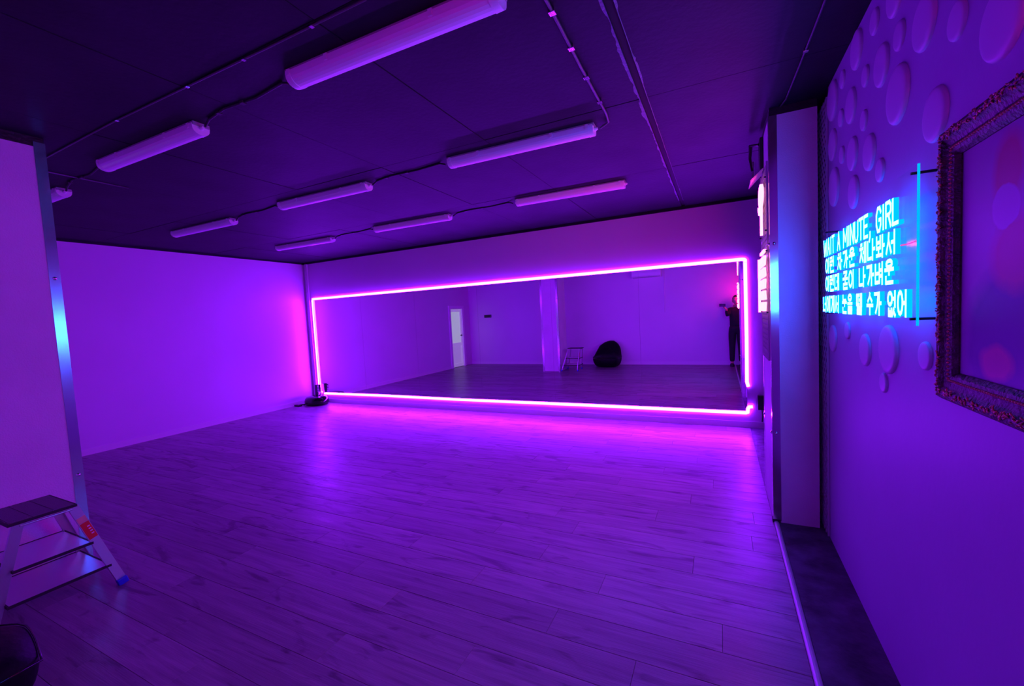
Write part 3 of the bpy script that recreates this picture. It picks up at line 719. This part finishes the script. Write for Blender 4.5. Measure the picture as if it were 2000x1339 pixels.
# ================================================================== REAR WALL THINGS (seen in the mirror)
ac = empty('air_conditioner', (-1.73, REAR, 2.33), 'white wall air conditioner high on the rear wall', 'air conditioner')
mb = MB(); pf_ = [(0, 0), (.15, .0), (.20, .05), (.21, .12), (.205, .22), (.19, .25), (0, .25)]
mb.add([(-.37, a, z) for a, z in pf_] + [(.37, a, z) for a, z in pf_], [tuple(range(7)), tuple(range(13, 6, -1))] + [(i, (i+1) % 7, 7+(i+1) % 7, 7+i) for i in range(7)])
mb.build('housing', 'white_plastic', ac, bevel=.008)
MB().box(-.34, .34, .150, .196, .004, .012).build('outlet_flap', 'batten_tray', ac)
cable('hanging_cord', [(-1.30, REAR+.012, 2.56), (-1.30, REAR+.012, 2.2), (-1.303, REAR+.012, 1.8), (-1.308, REAR+.012, 1.40)], .009, 'white_plastic', 'white cord hanging down the rear wall beside the air conditioner', 'cord')
vt = empty('wall_plate', (-6.66, REAR, 1.49), 'small dark plate on the rear wall near the door', 'wall plate')
MB().box(-.13, .13, 0, .014, 0, .09).build('plate', 'black_plastic', vt, bevel=.004)
for k in range(3): MB().box(-.10, .07, .014, .018, .018+.024*k, .026+.024*k).build('slot', 'black_rubber', vt)
MB().lathe([(.009, .0), (.009, .006), (.001, .008)], (.10, .014, .045), 10, 0, 'Y').build('button', 'white_plastic', vt)

# ================================================================== PERSON TAKING THE PICTURE (seen in the mirror)
px_, py_ = .35, -.03
pe = empty('person', (px_, py_, 0), 'person in black clothes holding up a phone with one hand', 'person')
def skin_obj(name, verts, edges, radii, mat, parent, root=0, sub=2):
    me = bpy.data.meshes.new(name); me.from_pydata([tuple(Vector(v)) for v in verts], edges, []); me.materials.append(MATS[mat])
    o = bpy.data.objects.new(name, me); COL.objects.link(o); o.parent = parent
    md = o.modifiers.new('skin', 'SKIN'); md.use_smooth_shade = True
    sv = me.skin_vertices[0].data
    for i, r in enumerate(radii):
        sv[i].radius = r if isinstance(r, tuple) else (r, r); sv[i].use_root = (i == root)
    s = o.modifiers.new('sub', 'SUBSURF'); s.levels = sub; s.render_levels = sub
    return o
# local frame: person faces +Y, its left arm (towards -X) holds the phone
HANDL = Vector((.085, .012, 1.455)) - Vector((px_, py_, 0))
V = [(0, 0, .92), (0, .01, 1.05), (0, .0, 1.20), (0, -.01, 1.34), (0, -.005, 1.43), (0, .015, 1.50),            # 0-5 pelvis..neck
     (-.145, -.01, 1.375), (-.185, .12, 1.235), tuple(HANDL + Vector((.060, .020, -.062))),                       # 6 shoulderL 7 elbow 8 wrist
     (.14, -.01, 1.375), (.165, -.03, 1.12), (.155, .05, .88),                                                    # 9 shoulderR 10 elbow 11 wrist
     (-.085, 0, .86), (-.095, .015, .48), (-.10, -.02, .09), (.085, 0, .86), (.095, .015, .48), (.10, -.02, .09), # 12-17 legs
     (-.105, .10, .035), (.105, .10, .035)]
Ed = [(0, 1), (1, 2), (2, 3), (3, 4), (4, 5), (3, 6), (6, 7), (7, 8), (3, 9), (9, 10), (10, 11), (0, 12), (12, 13), (13, 14), (0, 15), (15, 16), (16, 17), (14, 18), (17, 19)]
Rd = [(.15, .10), (.135, .095), (.145, .10), (.14, .095), (.06, .06), .050, .058, .043, .030, .058, .043, .030, .085, .056, .040, .085, .056, .040, .038, .038]
skin_obj('body', V, Ed, [((x_[0]*.82, x_[1]*.82) if isinstance(x_, tuple) and x_[0] > .1 else x_) for x_ in Rd], 'skin', pe, 0, 2)
# clothes: jumper and trousers, one skin surface each, a little larger than the body
ji = [0, 1, 2, 3, 4, 6, 7, 8, 9, 10, 11]; mp = {v: k for k, v in enumerate(ji)}
je = [(mp[a], mp[c]) for a, c in Ed if a in mp and c in mp]
wr = lambda i: tuple(Vector(V[i]).lerp(Vector(V[i-1]), .12)) if i in (8, 11) else V[i]
skin_obj('jumper', [wr(i) for i in ji], je, [((Rd[i][0]+.014, Rd[i][1]+.014) if isinstance(Rd[i], tuple) else Rd[i]+.012) for i in ji], 'cloth_black', pe, 0, 2)
ti = [1, 0, 12, 13, 14, 15, 16, 17]; mp = {v: k for k, v in enumerate(ti)}
te = [(mp[a], mp[c]) for a, c in Ed if a in mp and c in mp]
skin_obj('trousers', [V[i] for i in ti], te, [((Rd[i][0]+.008, Rd[i][1]+.008) if isinstance(Rd[i], tuple) else Rd[i]+.018) for i in ti], 'cloth_black', pe, 1, 2)
for s in (-1, 1):
    MB().lathe([(.046, 0), (.05, .02), (.044, .055), (.03, .075), (.004, .082)], (s*.103, .055, 0), 16, 0, 'Z', 1, 2.5).build('shoe', 'black_rubber', pe)
# head
hz = 1.605
mb = MB(); nu, nv = 24, 16; vs_ = []
for i in range(nv+1):
    t = pi*i/nv; z = cos(t)
    for j in range(nu):
        a = 2*pi*j/nu; x, y = sin(t)*cos(a), sin(t)*sin(a)
        wx = .073*(1 - .18*max(0, -z)); wy = .092*(1 - .12*max(0, -z)); X_, Y_, Z_ = x*wx, y*wy, z*.112
        if y > .3:                                               # face: brow, nose, lips, chin
            Y_ += .020*math.exp(-((X_/.012)**2 + ((Z_+.020)/.022)**2)) - .007*math.exp(-(((abs(X_)-.030)/.014)**2 + ((Z_-.008)/.012)**2))
            Y_ += .006*math.exp(-((X_/.022)**2 + ((Z_+.055)/.010)**2)) + .008*math.exp(-((X_/.025)**2 + ((Z_+.095)/.018)**2))
        vs_.append((X_, Y_ + .02, Z_ + hz))
mb.add(vs_, [(i*nu+j, i*nu+(j+1) % nu, (i+1)*nu+(j+1) % nu, (i+1)*nu+j) for i in range(nv) for j in range(nu)], 0, True)
hd_ = mb.build('head', 'skin', pe)
for s in (-1, 1):
    MB().lathe([(.001, .010), (.007, .008), (.010, .002), (.010, -.004)], (s*.030, .098, hz+.008), 10, 0, 'Y').build('eye', 'eye_white', hd_)
    MB().lathe([(.001, .002), (.0045, .001), (.0045, -.002)], (s*.030, .1085, hz+.008), 8, 0, 'Y').build('iris', 'hair', hd_)
    MB().lathe([(.020, -.004), (.024, .0), (.016, .006), (.006, .004)], (s*.073, .015, hz-.005), 12, 0, 'X', .7, 1.25).build('ear', 'skin', hd_)
MB().lathe([(.001, .006), (.018, .003), (.021, 0)], (0, .105, hz-.056), 12, 0, 'Y', 1, .32).build('lips', 'lip', hd_)
mb = MB(); vs_ = []; nv2 = 10
for i in range(nv2+1):
    t = pi*.66*i/nv2
    for j in range(nu):
        a = 2*pi*j/nu; y = sin(t)*sin(a); lim = .0
        tt = t if y < .1 else min(t, pi*.30)
        vs_.append((sin(tt)*cos(a)*.081, sin(tt)*sin(a)*.100+.014, cos(tt)*.121+hz+.004))
mb.add(vs_, [(i*nu+j, i*nu+(j+1) % nu, (i+1)*nu+(j+1) % nu, (i+1)*nu+j) for i in range(nv2) for j in range(nu)], 0, True)
mb.build('hair', 'hair', hd_)
# hands: palm with five bent fingers
def hand(wrist, fwd, pal, side, grip):
    w0, f, n_, s_ = Vector(wrist), Vector(fwd).normalized(), Vector(pal).normalized(), Vector(side).normalized()
    vs_, es, rs = [w0, w0+f*.035, w0+f*.075], [(0, 1), (1, 2)], [(.026, .018), (.034, .016), (.036, .014)]
    o = skin_obj('hand', vs_, es, rs, 'skin', pe, 0, 2)
    for k, (off, ln_) in enumerate(((-.028, .072), (-.009, .080), (.010, .075), (.027, .060))):
        b0 = w0 + f*.070 + s_*off; d1 = (f + n_*grip*.5).normalized(); d2 = (f*(1-grip) + n_*grip*1.2).normalized(); d3 = (f*(.6-grip*1.3) + n_*grip*1.2 + f*.05).normalized()
        p1 = b0+d1*ln_*.45; p2 = p1+d2*ln_*.33; p3 = p2+d3*ln_*.25
        skin_obj('finger', [b0, p1, p2, p3], [(0, 1), (1, 2), (2, 3)], [.0092, .0088, .008, .0068], 'skin', o, 0, 2)
    b0 = w0 + f*.028 - s_*.028; p1 = b0 + (f*.6 - s_*.8 + n_*.35).normalized()*.036; p2 = p1 + (f*.9 - s_*.2 + n_*.6).normalized()*.028
    skin_obj('thumb', [b0, p1, p2], [(0, 1), (1, 2)], [.012, .010, .008], 'skin', o, 0, 2)
wl_ = Vector(V[8])
phone_c = Vector((0, 0, 1.5)) + rt2*.055 - fw*.016
hand(wl_, phone_c - Vector((px_, py_, .045)) - wl_ - fw*.02 + Vector((.03, .0, .0)), -fw, Vector((0, 0, 1)), .25)
hand(V[11], (0, .15, -1), (-.9, .1, 0), (0, -1, 0), .35)
ph = MB(); hlx, hly, hlz = .075, .036, .004
ph.add([rt2*sx_*hlx + up2*sy_*hly + fw*sz_*hlz for sx_ in (-1, 1) for sy_ in (-1, 1) for sz_ in (-1, 1)],
       [(0, 1, 3, 2), (4, 6, 7, 5), (0, 4, 5, 1), (2, 3, 7, 6), (0, 2, 6, 4), (1, 5, 7, 3)])
pho = empty('smartphone', phone_c, 'black smartphone held up in the raised hand', 'phone')
ph.build('phone_body', 'black_gloss', pho, bevel=.003)
for q_ in (-.062, -.044): 
    mb = MB(); c_ = rt2*q_ + up2*.02 + fw*.0045
    mb.tube([c_, c_+fw*.0015], .007, 12); mb.build('lens', 'black_plastic', pho)
